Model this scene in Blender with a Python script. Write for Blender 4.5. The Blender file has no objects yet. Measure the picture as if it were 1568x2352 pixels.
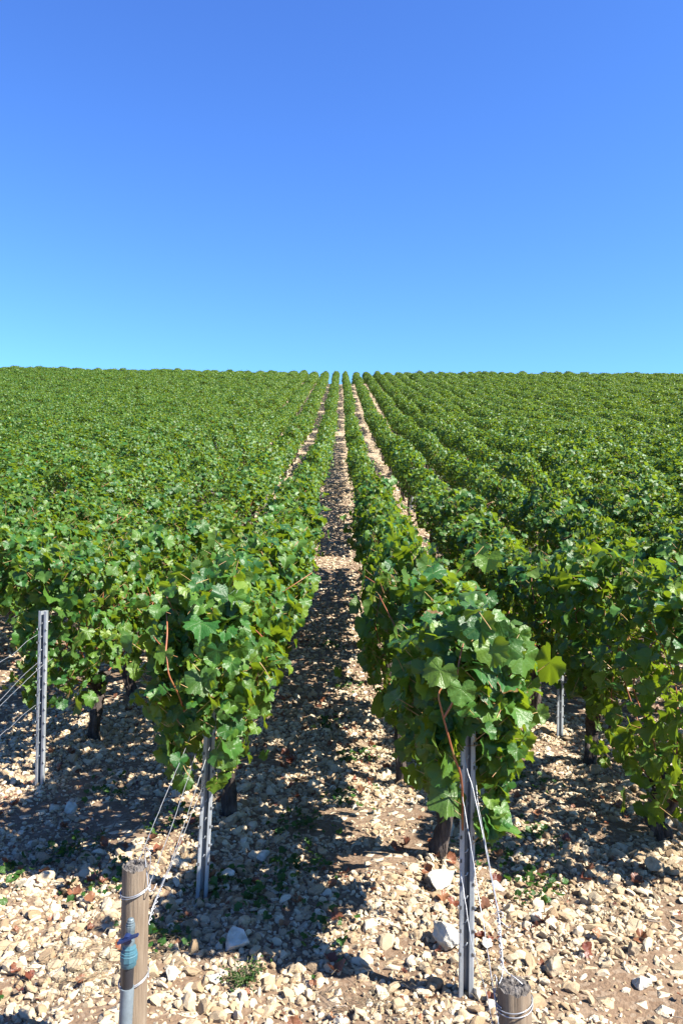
import bpy, math, random
import numpy as np
from mathutils import Vector, Matrix

# ------------------------------------------------------------------ scene, camera, light
scene = bpy.context.scene
C = scene.collection
rad = math.radians

CAM_Z = 1.42
FPX = 1794.0                       # focal length in units of a 1568 px wide frame
cam_d = bpy.data.cameras.new('camera')
cam_d.sensor_fit = 'HORIZONTAL'
cam_d.sensor_width = 36.0
cam_d.lens = 36.0 * FPX / 1568.0
cam_d.clip_start = 0.05
cam_d.clip_end = 3000
cam = bpy.data.objects.new('camera', cam_d)
C.objects.link(cam)
cam.location = (0, 0, CAM_Z)
cam.rotation_euler = (rad(90), 0, 0)
scene.camera = cam

SUN_EL, SUN_BEHIND = 46.5, 26.0    # elevation; degrees behind the camera's right-hand side
sun_vec = Vector((math.cos(rad(SUN_BEHIND)) * math.cos(rad(SUN_EL)),
                  -math.sin(rad(SUN_BEHIND)) * math.cos(rad(SUN_EL)), math.sin(rad(SUN_EL))))
world = bpy.data.worlds.new('World')
scene.world = world
world.use_nodes = True
wn = world.node_tree
for n in list(wn.nodes):
    wn.nodes.remove(n)
sky = wn.nodes.new('ShaderNodeTexSky')
sky.sky_type = 'NISHITA'
sky.sun_disc = False
sky.sun_elevation = rad(SUN_EL)
sky.sun_rotation = rad(90 + SUN_BEHIND)
sky.altitude = 300
sky.air_density = 1.0
sky.dust_density = 0.3
sky.ozone_density = 3.0
hs = wn.nodes.new('ShaderNodeVectorMath')      # white balance of the camera: deeper blue than the raw sky model
hs.operation = 'MULTIPLY_ADD'
hs.inputs[1].default_value = (0.600, 1.055, 1.46)
hs.inputs[2].default_value = (-0.062, -0.325, 0.0)
bgn = wn.nodes.new('ShaderNodeBackground')
bgn.inputs['Strength'].default_value = 0.051
wo = wn.nodes.new('ShaderNodeOutputWorld')
wn.links.new(sky.outputs[0], hs.inputs[0])
wn.links.new(hs.outputs[0], bgn.inputs['Color'])
wn.links.new(bgn.outputs[0], wo.inputs['Surface'])

sl = bpy.data.lights.new('sun', 'SUN')
sl.energy = 5.0
sl.angle = rad(0.53)
sl.color = (1.0, 0.94, 0.83)
so = bpy.data.objects.new('sun', sl)
C.objects.link(so)
so.rotation_euler = sun_vec.to_track_quat('Z', 'Y').to_euler()
so.location = (20, -10, 30)

scene.view_settings.view_transform = 'Standard'
scene.view_settings.look = 'None'
scene.view_settings.exposure = 2.0
scene.view_settings.gamma = 1.0
scene.render.engine = 'CYCLES'
scene.cycles.max_bounces = 8
scene.cycles.transparent_max_bounces = 4
scene.cycles.use_denoising = True

# ------------------------------------------------------------------ helpers
def tag(o, label=None, cat=None, group=None, kind=None):
    if label: o['label'] = label
    if cat: o['category'] = cat
    if group: o['group'] = group
    if kind: o['kind'] = kind
    return o

def empty(name, loc, label, cat, group=None):
    o = bpy.data.objects.new(name, None)
    C.objects.link(o)
    o.empty_display_size = 0.1
    o.location = loc
    return tag(o, label, cat, group)

def link(name, me, parent=None):
    o = bpy.data.objects.new(name, me)
    C.objects.link(o)
    if parent is not None:
        o.parent = parent
    return o

class Geo:
    """collects triangles with a per-vertex colour (r: random tone, g: yellowing, b: free) and a uv"""
    def __init__(self):
        self.v, self.f, self.m, self.a, self.u = [], [], [], [], []
        self.n = 0
    def add(self, v, f, mat=0, attr=None, uv=None):
        v = np.asarray(v, np.float32).reshape(-1, 3)
        f = np.asarray(f, np.int64).reshape(-1, 3)
        self.v.append(v); self.f.append(f + self.n)
        self.m.append(np.full(len(f), mat, np.int32))
        if attr is None: attr = (0.5, 0.0, 0.0)
        attr = np.asarray(attr, np.float32)
        if attr.ndim == 1: attr = np.tile(attr, (len(v), 1))
        self.a.append(attr)
        self.u.append(np.zeros((len(v), 2), np.float32) if uv is None else np.asarray(uv, np.float32))
        self.n += len(v)
    def merge(self, g, mat_off=0):
        for v, f, m, a, u in zip(g.v, g.f, g.m, g.a, g.u):
            self.v.append(v); self.a.append(a); self.u.append(u); self.m.append(m + mat_off)
        off = 0
        for v, f in zip(g.v, g.f):
            self.f.append(f + self.n)
        self.n += g.n
    def mesh(self, name, mats, smooth=True):
        v = np.concatenate(self.v); f = np.concatenate(self.f)
        a = np.concatenate(self.a); u = np.concatenate(self.u); m = np.concatenate(self.m)
        me = bpy.data.meshes.new(name)
        me.vertices.add(len(v)); me.vertices.foreach_set('co', v.ravel())
        me.loops.add(f.size); me.loops.foreach_set('vertex_index', f.ravel().astype(np.int32))
        me.polygons.add(len(f))
        me.polygons.foreach_set('loop_start', np.arange(0, f.size, 3, dtype=np.int32))
        me.polygons.foreach_set('loop_total', np.full(len(f), 3, np.int32))
        me.polygons.foreach_set('use_smooth', np.full(len(f), smooth))
        for mt in mats: me.materials.append(mt)
        me.polygons.foreach_set('material_index', m)
        ca = me.color_attributes.new('tint', 'FLOAT_COLOR', 'POINT')
        ca.data.foreach_set('color', np.concatenate([a, np.ones((len(a), 1), np.float32)], 1).ravel())
        uvl = me.uv_layers.new(name='uv')
        uvl.data.foreach_set('uv', u[f.ravel()].ravel())
        me.update(calc_edges=True)
        return me

def tube(g, pts, r, n=6, mat=0, attr=None, cap=True, bump=None):
    """tapered tube along a polyline"""
    pts = np.asarray(pts, float)
    k = len(pts)
    r = np.full(k, r) if np.isscalar(r) else np.asarray(r, float)
    t = np.gradient(pts, axis=0)
    t /= np.linalg.norm(t, axis=1)[:, None] + 1e-9
    ref = np.array([0.0, 1.0, 0.0]) if abs(t[0][1]) < 0.8 else np.array([1.0, 0, 0])
    rings = []
    for i in range(k):
        a = ref - t[i] * ref.dot(t[i]); a /= np.linalg.norm(a) + 1e-9
        b = np.cross(t[i], a)
        ref = a
        th = np.arange(n) * 2 * math.pi / n
        rr = r[i] if bump is None else r[i] * bump(i, th)
        rings.append(pts[i] + (np.cos(th) * rr)[:, None] * a + (np.sin(th) * rr)[:, None] * b)
    v = np.concatenate(rings)
    f = []
    for i in range(k - 1):
        for j in range(n):
            j2 = (j + 1) % n
            f += [(i*n+j, i*n+j2, (i+1)*n+j2), (i*n+j, (i+1)*n+j2, (i+1)*n+j)]
    if cap:
        v = np.concatenate([v, pts[:1], pts[-1:]])
        c0, c1 = k*n, k*n+1
        for j in range(n):
            j2 = (j + 1) % n
            f += [(c0, j2, j), (c1, (k-1)*n+j, (k-1)*n+j2)]
    g.add(v, f, mat, attr)

def smooth_path(pts, n):
    pts = np.asarray(pts, float)
    k = len(pts)
    out = []
    P = np.vstack([2*pts[0]-pts[1], pts, 2*pts[-1]-pts[-2]])
    for t in np.linspace(0, k - 1 - 1e-6, n):
        i = int(t); u = t - i
        p0, p1, p2, p3 = P[i], P[i+1], P[i+2], P[i+3]
        out.append(0.5*((2*p1)+(-p0+p2)*u+(2*p0-5*p1+4*p2-p3)*u*u+(-p0+3*p1-3*p2+p3)*u**3))
    return np.array(out)

def vnoise(x, y, s=0):
    """cheap smooth value noise in numpy"""
    xi = np.floor(x).astype(np.int64); yi = np.floor(y).astype(np.int64)
    fx, fy = x - xi, y - yi
    fx = fx*fx*(3-2*fx); fy = fy*fy*(3-2*fy)
    def h(a, b):
        q = (a * 374761393 + b * 668265263 + s * 974711) & 0x7fffffff
        q = ((q ^ (q >> 13)) * 1274126177) & 0x7fffffff
        return ((q ^ (q >> 16)) & 0xffff) / 65535.0
    return (h(xi, yi)*(1-fx)*(1-fy) + h(xi+1, yi)*fx*(1-fy) + h(xi, yi+1)*(1-fx)*fy + h(xi+1, yi+1)*fx*fy)

# ------------------------------------------------------------------ terrain
_ky = np.array([-60, 0, 4.2, 5.8, 8, 12, 18, 30, 38, 68, 74.5, 76.5, 79, 120, 500])
_ks = np.array([0, -.008, -.010, .09, .125, .16, .16, .185, .22, .225, .22, .0, -.15, -.18, -.05])
_gy = np.arange(-60, 500, 0.1)
_gz = np.cumsum(np.interp(_gy, _ky, _ks)) * 0.1
_gz -= np.interp(2.2, _gy, _gz)
ROW_X = {}
for i in range(1, 46):
    ROW_X[i] = 0.385 + (i - 1) * 1.0
    ROW_X[-i] = -0.52 - (i - 1) * 1.01
ROWS = np.array(sorted(ROW_X.values()))
def row_end(x):
    return float(np.interp(x, [-60, -2.54, -1.53, -0.52, 0.385, 1.385, 60], [44, 5.1, 4.0, 2.88, 2.27, 2.65, 4.0]))

def zg(x, y, detail=True):
    x = np.asarray(x, float); y = np.asarray(y, float)
    z = np.interp(y, _gy, _gz)
    up = np.clip(y / 75.0, 0, 1.3)
    z = z + up * (np.where(x < 0, -x * 0.015, -x * 0.003))
    if detail:
        d = np.min(np.abs(x[..., None] - ROWS), axis=-1) if x.ndim else np.min(np.abs(x - ROWS))
        z = z + 0.012 * np.exp(-(d / 0.16) ** 2) * (y > 2.6)
        z = z + 0.05 * (vnoise(x * 1.7, y * 1.7, 3) - 0.5) + 0.03 * (vnoise(x * 6, y * 6, 5) - 0.5) + 0.1*(vnoise(x*.3, y*.3, 8)-.5)*np.clip((y-6)/10, 0, 1)
    return z
def z1(x, y): return float(zg(np.array([x]), np.array([y]))[0])
def slope_at(y): return float(np.interp(y, _ky, _ks))
def PX(px, py, d):
    """a point at pixel (px, py) of the 1568 px wide photo, d metres up the row direction"""
    return np.array([(px - 784) * d / FPX, d, CAM_Z - (py - 1176) * d / FPX])
def ground_d(py, z=0.0):
    return FPX * (CAM_Z + 0.02 - z) / (py - 1176)

# ------------------------------------------------------------------ materials
def mat(name):
    m = bpy.data.materials.new(name); m.use_nodes = True
    nt = m.node_tree
    return m, nt, nt.nodes['Principled BSDF'], nt.nodes['Material Output']
def N(nt, t, **kw):
    n = nt.nodes.new(t)
    for k, v in kw.items(): setattr(n, k, v)
    return n
def ramp(nt, stops, fac=None, interp='LINEAR'):
    r = N(nt, 'ShaderNodeValToRGB')
    r.color_ramp.interpolation = interp
    el = r.color_ramp.elements
    while len(el) < len(stops): el.new(0.5)
    for e, (p, c) in zip(el, stops):
        e.position = p; e.color = (*c, 1)
    if fac is not None: nt.links.new(fac, r.inputs[0])
    return r
def mixc(nt, fac, a, b, mode='MIX'):
    m = N(nt, 'ShaderNodeMix', data_type='RGBA', blend_type=mode)
    for s, v in ((0, fac), (6, a), (7, b)):
        if hasattr(v, 'links'): nt.links.new(v, m.inputs[s])
        elif s == 0: m.inputs[0].default_value = v
        else: m.inputs[s].default_value = (*v, 1)
    return m.outputs[2]
def math_n(nt, op, a, b=None, c=None):
    m = N(nt, 'ShaderNodeMath', operation=op)
    for i, v in enumerate((a, b, c)):
        if v is None: continue
        if hasattr(v, 'links'): nt.links.new(v, m.inputs[i])
        else: m.inputs[i].default_value = v
    return m.outputs[0]

def leaf_material(name, dark, mid, young, trans, back, transf=0.42):
    m, nt, b, out = mat(name)
    L = nt.links
    at = N(nt, 'ShaderNodeAttribute', attribute_name='tint')
    sp = N(nt, 'ShaderNodeSeparateColor'); L.new(at.outputs['Color'], sp.inputs[0])
    oi = N(nt, 'ShaderNodeObjectInfo')
    rnd = math_n(nt, 'FRACT', math_n(nt, 'ADD', sp.outputs[0], math_n(nt, 'MULTIPLY', oi.outputs['Random'], 7.31)))
    r = ramp(nt, [(0.0, tuple(c * 0.75 for c in dark)), (0.3, dark), (0.6, mid), (1.0, tuple(0.5*(a+c) for a, c in zip(mid, young)))], rnd)
    col = mixc(nt, sp.outputs[1], r.outputs[0], young)
    # veins, from the leaf's own coordinates
    uv = N(nt, 'ShaderNodeUVMap', uv_map='uv')
    sx = N(nt, 'ShaderNodeSeparateXYZ'); L.new(uv.outputs[0], sx.inputs[0])
    ang = math_n(nt, 'ABSOLUTE', math_n(nt, 'ARCTAN2', sx.outputs[0], sx.outputs[1]))
    rr = math_n(nt, 'SQRT', math_n(nt, 'ADD', math_n(nt, 'MULTIPLY', sx.outputs[0], sx.outputs[0]), math_n(nt, 'MULTIPLY', sx.outputs[1], sx.outputs[1])))
    v = None
    for a0 in (0.0, 0.87, 1.85):
        d = math_n(nt, 'MULTIPLY', math_n(nt, 'ABSOLUTE', math_n(nt, 'SUBTRACT', ang, a0)), rr)
        v = d if v is None else math_n(nt, 'MINIMUM', v, d)
    vein = N(nt, 'ShaderNodeMapRange'); L.new(v, vein.inputs[0])
    vein.inputs[1].default_value = 0.008; vein.inputs[2].default_value = 0.035
    vein.inputs[3].default_value = 0.22; vein.inputs[4].default_value = 0.0
    col = mixc(nt, vein.outputs[0], col, tuple(min(1, c*0.7+0.02) for c in young))
    # brown specks
    nz = N(nt, 'ShaderNodeTexNoise'); nz.inputs['Scale'].default_value = 60
    tc = N(nt, 'ShaderNodeTexCoord'); L.new(tc.outputs['Object'], nz.inputs['Vector'])
    col = mixc(nt, math_n(nt, 'MULTIPLY', nz.outputs[0], 0.35), col, tuple(c*1.7 for c in mid))
    # brown edges on the odd leaf
    brown = math_n(nt, 'MULTIPLY', math_n(nt, 'GREATER_THAN', math_n(nt, 'ADD', rr, math_n(nt, 'MULTIPLY', nz.outputs[0], 0.6)), 1.12), math_n(nt, 'GREATER_THAN', sp.outputs[2], 0.93))
    col = mixc(nt, math_n(nt, 'MULTIPLY', brown, 0.8), col, (0.16, 0.07, 0.03))
    gm = N(nt, 'ShaderNodeNewGeometry')
    col2 = mixc(nt, gm.outputs['Backfacing'], col, mixc(nt, 0.5, col, back))
    L.new(col2, b.inputs['Base Color'])
    b.inputs['Roughness'].default_value = 0.43
    b.inputs['Specular IOR Level'].default_value = 0.38
    bp = N(nt, 'ShaderNodeBump'); bp.inputs['Strength'].default_value = 0.55; bp.inputs['Distance'].default_value = 0.004
    n2 = N(nt, 'ShaderNodeTexNoise'); n2.inputs['Scale'].default_value = 130; L.new(tc.outputs['Object'], n2.inputs['Vector'])
    L.new(math_n(nt, 'SUBTRACT', n2.outputs[0], vein.outputs[0]), bp.inputs['Height'])
    L.new(bp.outputs[0], b.inputs['Normal'])
    tr = N(nt, 'ShaderNodeBsdfTranslucent')
    L.new(mixc(nt, 0.35, trans, col), tr.inputs['Color'])
    mx = N(nt, 'ShaderNodeMixShader'); mx.inputs[0].default_value = transf
    L.new(b.outputs[0], mx.inputs[1]); L.new(tr.outputs[0], mx.inputs[2])
    L.new(mx.outputs[0], out.inputs['Surface'])
    return m

M_LEAF = leaf_material('vine_leaf', (0.010, 0.055, 0.013), (0.024, 0.097, 0.018), (0.142, 0.201, 0.017), (0.237, 0.313, 0.006), (0.084, 0.130, 0.030))
M_WEED = leaf_material('weed_leaf', (0.010, 0.042, 0.007), (0.021, 0.070, 0.010), (0.052, 0.104, 0.018), (0.070, 0.139, 0.007), (0.034, 0.070, 0.021))
M_DEAD = leaf_material('dead_leaf', (0.060, 0.015, 0.010), (0.114, 0.033, 0.018), (0.192, 0.102, 0.048), (0.210, 0.048, 0.018), (0.132, 0.072, 0.048), 0.18)

def simple(name, stops, scale=8, rough=0.7, bump=0.3, bscale=60, metal=0.0, stretch=(1, 1, 1), use_rand=False, dist=0.004):
    m, nt, b, out = mat(name)
    L = nt.links
    tc = N(nt, 'ShaderNodeTexCoord')
    mp = N(nt, 'ShaderNodeMapping'); mp.inputs['Scale'].default_value = stretch
    L.new(tc.outputs['Object'], mp.inputs[0])
    n = N(nt, 'ShaderNodeTexNoise'); n.inputs['Scale'].default_value = scale; n.inputs['Detail'].default_value = 6
    n.inputs['Roughness'].default_value = 0.65
    L.new(mp.outputs[0], n.inputs['Vector'])
    fac = n.outputs[0]
    mr = N(nt, 'ShaderNodeMapRange'); L.new(fac, mr.inputs[0])
    mr.inputs[1].default_value = 0.3; mr.inputs[2].default_value = 0.7
    fac = mr.outputs[0]
    if use_rand:
        oi = N(nt, 'ShaderNodeObjectInfo')
        fac = math_n(nt, 'ADD', math_n(nt, 'MULTIPLY', fac, 0.4), math_n(nt, 'MULTIPLY', oi.outputs['Random'], 0.6))
    r = ramp(nt, stops, fac)
    L.new(r.outputs[0], b.inputs['Base Color'])
    b.inputs['Roughness'].default_value = rough
    b.inputs['Metallic'].default_value = metal
    n2 = N(nt, 'ShaderNodeTexNoise'); n2.inputs['Scale'].default_value = bscale; n2.inputs['Detail'].default_value = 5
    L.new(mp.outputs[0], n2.inputs['Vector'])
    bp = N(nt, 'ShaderNodeBump'); bp.inputs['Strength'].default_value = bump; bp.inputs['Distance'].default_value = dist
    L.new(n2.outputs[0], bp.inputs['Height']); L.new(bp.outputs[0], b.inputs['Normal'])
    return m

M_CANE = simple('cane_bark', [(0, (0.128, 0.035, 0.013)), (0.6, (0.218, 0.070, 0.026)), (1, (0.154, 0.109, 0.032))], 14, 0.55, 0.2, 200)
M_PETIOLE = simple('petiole', [(0, (0.28, 0.10, 0.05)), (1, (0.30, 0.26, 0.08))], 20, 0.5, 0.1, 200)
M_TRUNK = simple('old_bark', [(0, (0.010, 0.007, 0.006)), (0.5, (0.034, 0.024, 0.020)), (1, (0.095, 0.073, 0.062))], 26, 0.95, 1.0, 70, stretch=(1, 1, 0.25), dist=0.02)
M_STEEL = simple('galvanised_steel', [(0, (0.166, 0.187, 0.208)), (0.5, (0.281, 0.302, 0.322)), (1, (0.416, 0.437, 0.468))], 16, 0.48, 0.12, 90, metal=0.35, stretch=(1, 1, 0.35))
M_HOLE = simple('dark_slot', [(0, (0.02, 0.02, 0.02)), (1, (0.05, 0.045, 0.04))], 20, 0.8, 0.1, 90)
M_WIRE = simple('wire_steel', [(0, (0.226, 0.235, 0.252)), (1, (0.400, 0.409, 0.435))], 30, 0.45, 0.1, 90, metal=0.6)
M_GRAPE = simple('grape_stalk', [(0, (0.141, 0.166, 0.038)), (1, (0.269, 0.243, 0.064))], 40, 0.4, 0.1, 90)
M_TWIG = simple('dry_twig', [(0, (0.090, 0.062, 0.045)), (1, (0.235, 0.190, 0.151))], 20, 0.9, 0.3, 120)
M_DRY = simple('dry_grass', [(0, (0.112, 0.084, 0.050)), (1, (0.224, 0.185, 0.118))], 10, 0.9, 0.2, 120)
M_STONE = simple('limestone', [(0.05, (0.15, 0.092, 0.05)), (0.28, (0.25, 0.175, 0.10)), (0.62, (0.39, 0.315, 0.21)), (0.98, (0.48, 0.45, 0.375))], 40, 0.9, 0.5, 90, use_rand=True, dist=0.006)
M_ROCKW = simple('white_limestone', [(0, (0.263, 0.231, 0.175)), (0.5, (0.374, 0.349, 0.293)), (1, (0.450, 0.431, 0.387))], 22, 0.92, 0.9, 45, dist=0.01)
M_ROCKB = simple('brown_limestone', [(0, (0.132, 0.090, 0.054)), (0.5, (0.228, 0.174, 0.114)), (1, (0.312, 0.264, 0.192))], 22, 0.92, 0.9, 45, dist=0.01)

def weathered_wood():
    m, nt, b, out = mat('weathered_wood')
    L = nt.links
    tc = N(nt, 'ShaderNodeTexCoord')
    mp = N(nt, 'ShaderNodeMapping'); mp.inputs['Scale'].default_value = (1, 1, 0.05)
    L.new(tc.outputs['Object'], mp.inputs[0])
    n = N(nt, 'ShaderNodeTexNoise'); n.inputs['Scale'].default_value = 75; n.inputs['Detail'].default_value = 7; n.inputs['Roughness'].default_value = 0.7
    L.new(mp.outputs[0], n.inputs['Vector'])
    big = N(nt, 'ShaderNodeTexNoise'); big.inputs['Scale'].default_value = 14; L.new(mp.outputs[0], big.inputs['Vector'])
    r = ramp(nt, [(0.30, (0.024, 0.015, 0.009)), (0.40, (0.082, 0.058, 0.041)), (0.58, (0.163, 0.129, 0.095)), (0.85, (0.231, 0.197, 0.156))], n.outputs[0])
    c = mixc(nt, math_n(nt, 'MULTIPLY', big.outputs[0], 0.6), r.outputs[0], (0.17, 0.12, 0.075))
    L.new(c, b.inputs['Base Color']); b.inputs['Roughness'].default_value = 0.9
    bp = N(nt, 'ShaderNodeBump'); bp.inputs['Strength'].default_value = 0.9; bp.inputs['Distance'].default_value = 0.006
    L.new(n.outputs[0], bp.inputs['Height']); L.new(bp.outputs[0], b.inputs['Normal'])
    return m
M_WOOD = weathered_wood()
M_WOODTOP = simple('wood_end_grain', [(0.1, (0.034, 0.028, 0.024)), (0.5, (0.082, 0.072, 0.065)), (1, (0.154, 0.140, 0.130))], 70, 0.95, 1.0, 160, dist=0.01)

def plastic(name, col, rough=0.5):
    return simple(name, [(0, tuple(c*0.75 for c in col)), (1, tuple(min(1, c*1.2) for c in col))], 25, rough, 0.15, 120)
M_PIPE = plastic('grey_pipe', (0.116, 0.143, 0.163), 0.45)
M_BLACK = plastic('black_rubber', (0.018, 0.018, 0.022), 0.5)
M_BLUEF = plastic('blue_fitting', (0.038, 0.102, 0.134), 0.5)
M_LEVER = plastic('blue_lever', (0.008, 0.017, 0.067), 0.4)
M_VALVE = simple('valve_metal', [(0, (0.064, 0.096, 0.115)), (1, (0.160, 0.198, 0.218))], 40, 0.5, 0.3, 90, metal=0.4)

def ground_material():
    m, nt, b, out = mat('stony_soil')
    L = nt.links
    tc = N(nt, 'ShaderNodeTexCoord')
    v1 = N(nt, 'ShaderNodeTexVoronoi'); v1.inputs['Scale'].default_value = 24; v1.inputs['Randomness'].default_value = 1
    v2 = N(nt, 'ShaderNodeTexVoronoi'); v2.inputs['Scale'].default_value = 60
    v3 = N(nt, 'ShaderNodeTexVoronoi', feature='DISTANCE_TO_EDGE'); v3.inputs['Scale'].default_value = 24
    nz = N(nt, 'ShaderNodeTexNoise'); nz.inputs['Scale'].default_value = 1.3; nz.inputs['Detail'].default_value = 5
    nf = N(nt, 'ShaderNodeTexNoise'); nf.inputs['Scale'].default_value = 90; nf.inputs['Detail'].default_value = 4
    for n in (v1, v2, v3, nz, nf): L.new(tc.outputs['Object'], n.inputs['Vector'])
    s1 = N(nt, 'ShaderNodeSeparateColor'); L.new(v1.outputs['Color'], s1.inputs[0])
    s2 = N(nt, 'ShaderNodeSeparateColor'); L.new(v2.outputs['Color'], s2.inputs[0])
    stone = ramp(nt, [(0, (0.222, 0.153, 0.090)), (0.4, (0.366, 0.283, 0.185)), (1, (0.483, 0.405, 0.292))], s1.outputs[0])
    small = ramp(nt, [(0, (0.077, 0.048, 0.029)), (0.5, (0.134, 0.091, 0.058)), (1, (0.250, 0.206, 0.154))], s2.outputs[0])
    soil = mixc(nt, nf.outputs[0], (0.076, 0.043, 0.023), (0.153, 0.097, 0.056))
    base = mixc(nt, 0.35, soil, small.outputs[0])
    # where flat stones cover: more with distance up the path (there are no modelled pebbles far away)
    sep = N(nt, 'ShaderNodeSeparateXYZ'); L.new(tc.outputs['Object'], sep.inputs[0])
    far = N(nt, 'ShaderNodeMapRange'); L.new(sep.outputs[1], far.inputs[0])
    far.inputs[1].default_value = 14; far.inputs[2].default_value = 24; far.inputs[3].default_value = 0.0; far.inputs[4].default_value = 1.0
    thr = math_n(nt, 'GREATER_THAN', s1.outputs[1], math_n(nt, 'SUBTRACT', 0.75, math_n(nt, 'MULTIPLY', far.outputs[0], 0.5)))
    edge = math_n(nt, 'GREATER_THAN', v3.outputs['Distance'], 0.06)
    col = mixc(nt, math_n(nt, 'MULTIPLY', thr, edge), base, stone.outputs[0])
    L.new(col, b.inputs['Base Color']); b.inputs['Roughness'].default_value = 0.95
    bp = N(nt, 'ShaderNodeBump'); bp.inputs['Strength'].default_value = 1.0; bp.inputs['Distance'].default_value = 0.02
    h = math_n(nt, 'ADD', math_n(nt, 'MULTIPLY', math_n(nt, 'MULTIPLY', thr, math_n(nt, 'MINIMUM', v3.outputs['Distance'], 0.3)), 2.0), math_n(nt, 'MULTIPLY', nf.outputs[0], 0.35))
    L.new(h, bp.inputs['Height']); L.new(bp.outputs[0], b.inputs['Normal'])
    return m
M_GROUND = ground_material()

# ------------------------------------------------------------------ ground sheet
def ground():
    a = np.linspace(-1, 1, 381)
    xs = 4.5 * a + 420 * np.sign(a) * np.abs(a) ** 6
    ys = [-8.0]
    while ys[-1] < 480:
        y = ys[-1]
        ys.append(y + (0.5 if y < 1 else 0.035 + max(0, y - 5) * 0.012))
    ys = np.array(ys)
    X, Y = np.meshgrid(xs, ys)
    Z = zg(X, Y)
    nx, ny = len(xs), len(ys)
    v = np.stack([X, Y, Z], -1).reshape(-1, 3)
    i, j = np.meshgrid(np.arange(ny - 1), np.arange(nx - 1), indexing='ij')
    p = (i * nx + j).ravel()
    f = np.concatenate([np.stack([p, p+1, p+nx+1], 1), np.stack([p, p+nx+1, p+nx], 1)])
    g = Geo(); g.add(v, f)
    o = link('ground', g.mesh('ground', [M_GROUND]))
    tag(o, kind='structure')
ground()

# ------------------------------------------------------------------ instancing (geometry nodes), used only by the uncountable stuff
def gn_scatter(name, pos, rot, scale, idx, templates, label, cat):
    me = bpy.data.meshes.new(name)
    n = len(pos)
    me.vertices.add(n); me.vertices.foreach_set('co', np.asarray(pos, np.float32).ravel())
    a = me.attributes.new('irot', 'FLOAT_VECTOR', 'POINT'); a.data.foreach_set('vector', np.asarray(rot, np.float32).ravel())
    a = me.attributes.new('iscale', 'FLOAT_VECTOR', 'POINT'); a.data.foreach_set('vector', np.asarray(scale, np.float32).ravel())
    a = me.attributes.new('idx', 'INT', 'POINT'); a.data.foreach_set('value', np.asarray(idx, np.int32))
    col = bpy.data.collections.new(name + '_kinds')
    for i, tm in enumerate(templates):
        col.objects.link(bpy.data.objects.new('%s_kind_%02d' % (name, i), tm))
    ng = bpy.data.node_groups.new(name, 'GeometryNodeTree')
    ng.interface.new_socket('Geometry', in_out='INPUT', socket_type='NodeSocketGeometry')
    ng.interface.new_socket('Geometry', in_out='OUTPUT', socket_type='NodeSocketGeometry')
    gi = ng.nodes.new('NodeGroupInput'); go = ng.nodes.new('NodeGroupOutput')
    ci = ng.nodes.new('GeometryNodeCollectionInfo'); ci.inputs[0].default_value = col
    ci.inputs[1].default_value = True; ci.inputs[2].default_value = True
    ip = ng.nodes.new('GeometryNodeInstanceOnPoints'); ip.inputs['Pick Instance'].default_value = True
    def na(nm, ty):
        q = ng.nodes.new('GeometryNodeInputNamedAttribute'); q.data_type = ty
        q.inputs[0].default_value = nm
        return q.outputs['Attribute']
    ng.links.new(gi.outputs[0], ip.inputs['Points'])
    ng.links.new(ci.outputs[0], ip.inputs['Instance'])
    ng.links.new(na('idx', 'INT'), ip.inputs['Instance Index'])
    ng.links.new(na('irot', 'FLOAT_VECTOR'), ip.inputs['Rotation'])
    ng.links.new(na('iscale', 'FLOAT_VECTOR'), ip.inputs['Scale'])
    ng.links.new(ip.outputs[0], go.inputs[0])
    o = link(name, me)
    md = o.modifiers.new('scatter', 'NODES'); md.node_group = ng
    tag(o, label, cat, kind='stuff')
    return o

# ------------------------------------------------------------------ stones
def ico(sub):
    import bmesh
    bm = bmesh.new(); bmesh.ops.create_icosphere(bm, subdivisions=sub, radius=1.0)
    v = np.array([q.co[:] for q in bm.verts]); f = np.array([[q.index for q in t.verts] for t in bm.faces])
    bm.free()
    return v, f
ICO1, ICO2, ICO3 = ico(1), ico(2), ico(4)
def stone_geo(rng, base, cuts=9, rough=0.05, dims=(1, 0.8, 0.6)):
    v, f = base
    v = v.copy()
    for _ in range(cuts):                       # angular facets: clip against random planes
        n = rng.normal(size=3); n /= np.linalg.norm(n)
        h = rng.uniform(0.42, 0.80)
        d = v @ n
        v = v - np.clip(d - h, 0, None)[:, None] * n
    q = v * 2.3 + rng.uniform(0, 50, 3)
    v = v * (1 + rough * (vnoise(q[:, 0] + q[:, 2], q[:, 1] + q[:, 2] * 0.7, int(rng.integers(99))) - 0.5)[:, None] * 2)
    if len(v) > 700:
        q = v * 9
        v = v * (1 + rough * 0.5 * (vnoise(q[:, 0] + q[:, 2], q[:, 1] - q[:, 2], 7) - 0.5)[:, None] * 2)
    v = v * np.array(dims)
    return v, f

rng = np.random.default_rng(11)
stones = []
for i in range(16):
    g = Geo()
    v, f = stone_geo(rng, ICO2, cuts=7, rough=0.10, dims=(1, rng.uniform(0.65, 0.95), rng.uniform(0.45, 0.75)))
    g.add(v, f)
    stones.append(g.mesh('stone', [M_STONE], smooth=False))

def frustum_pts(rng, n, y0, y1, margin=0.5, xmax=None, power=1.0):
    out = []
    while len(out) < n:
        m = n * 2
        y = rng.uniform(y0, y1, m); x = rng.uniform(-1, 1, m) * (0.437 * y1 + margin)
        keep = np.abs(x) < 0.437 * y + margin
        if xmax: keep &= np.abs(x) < xmax
        out += list(zip(x[keep], y[keep]))
    return np.array(out[:n])

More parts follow.
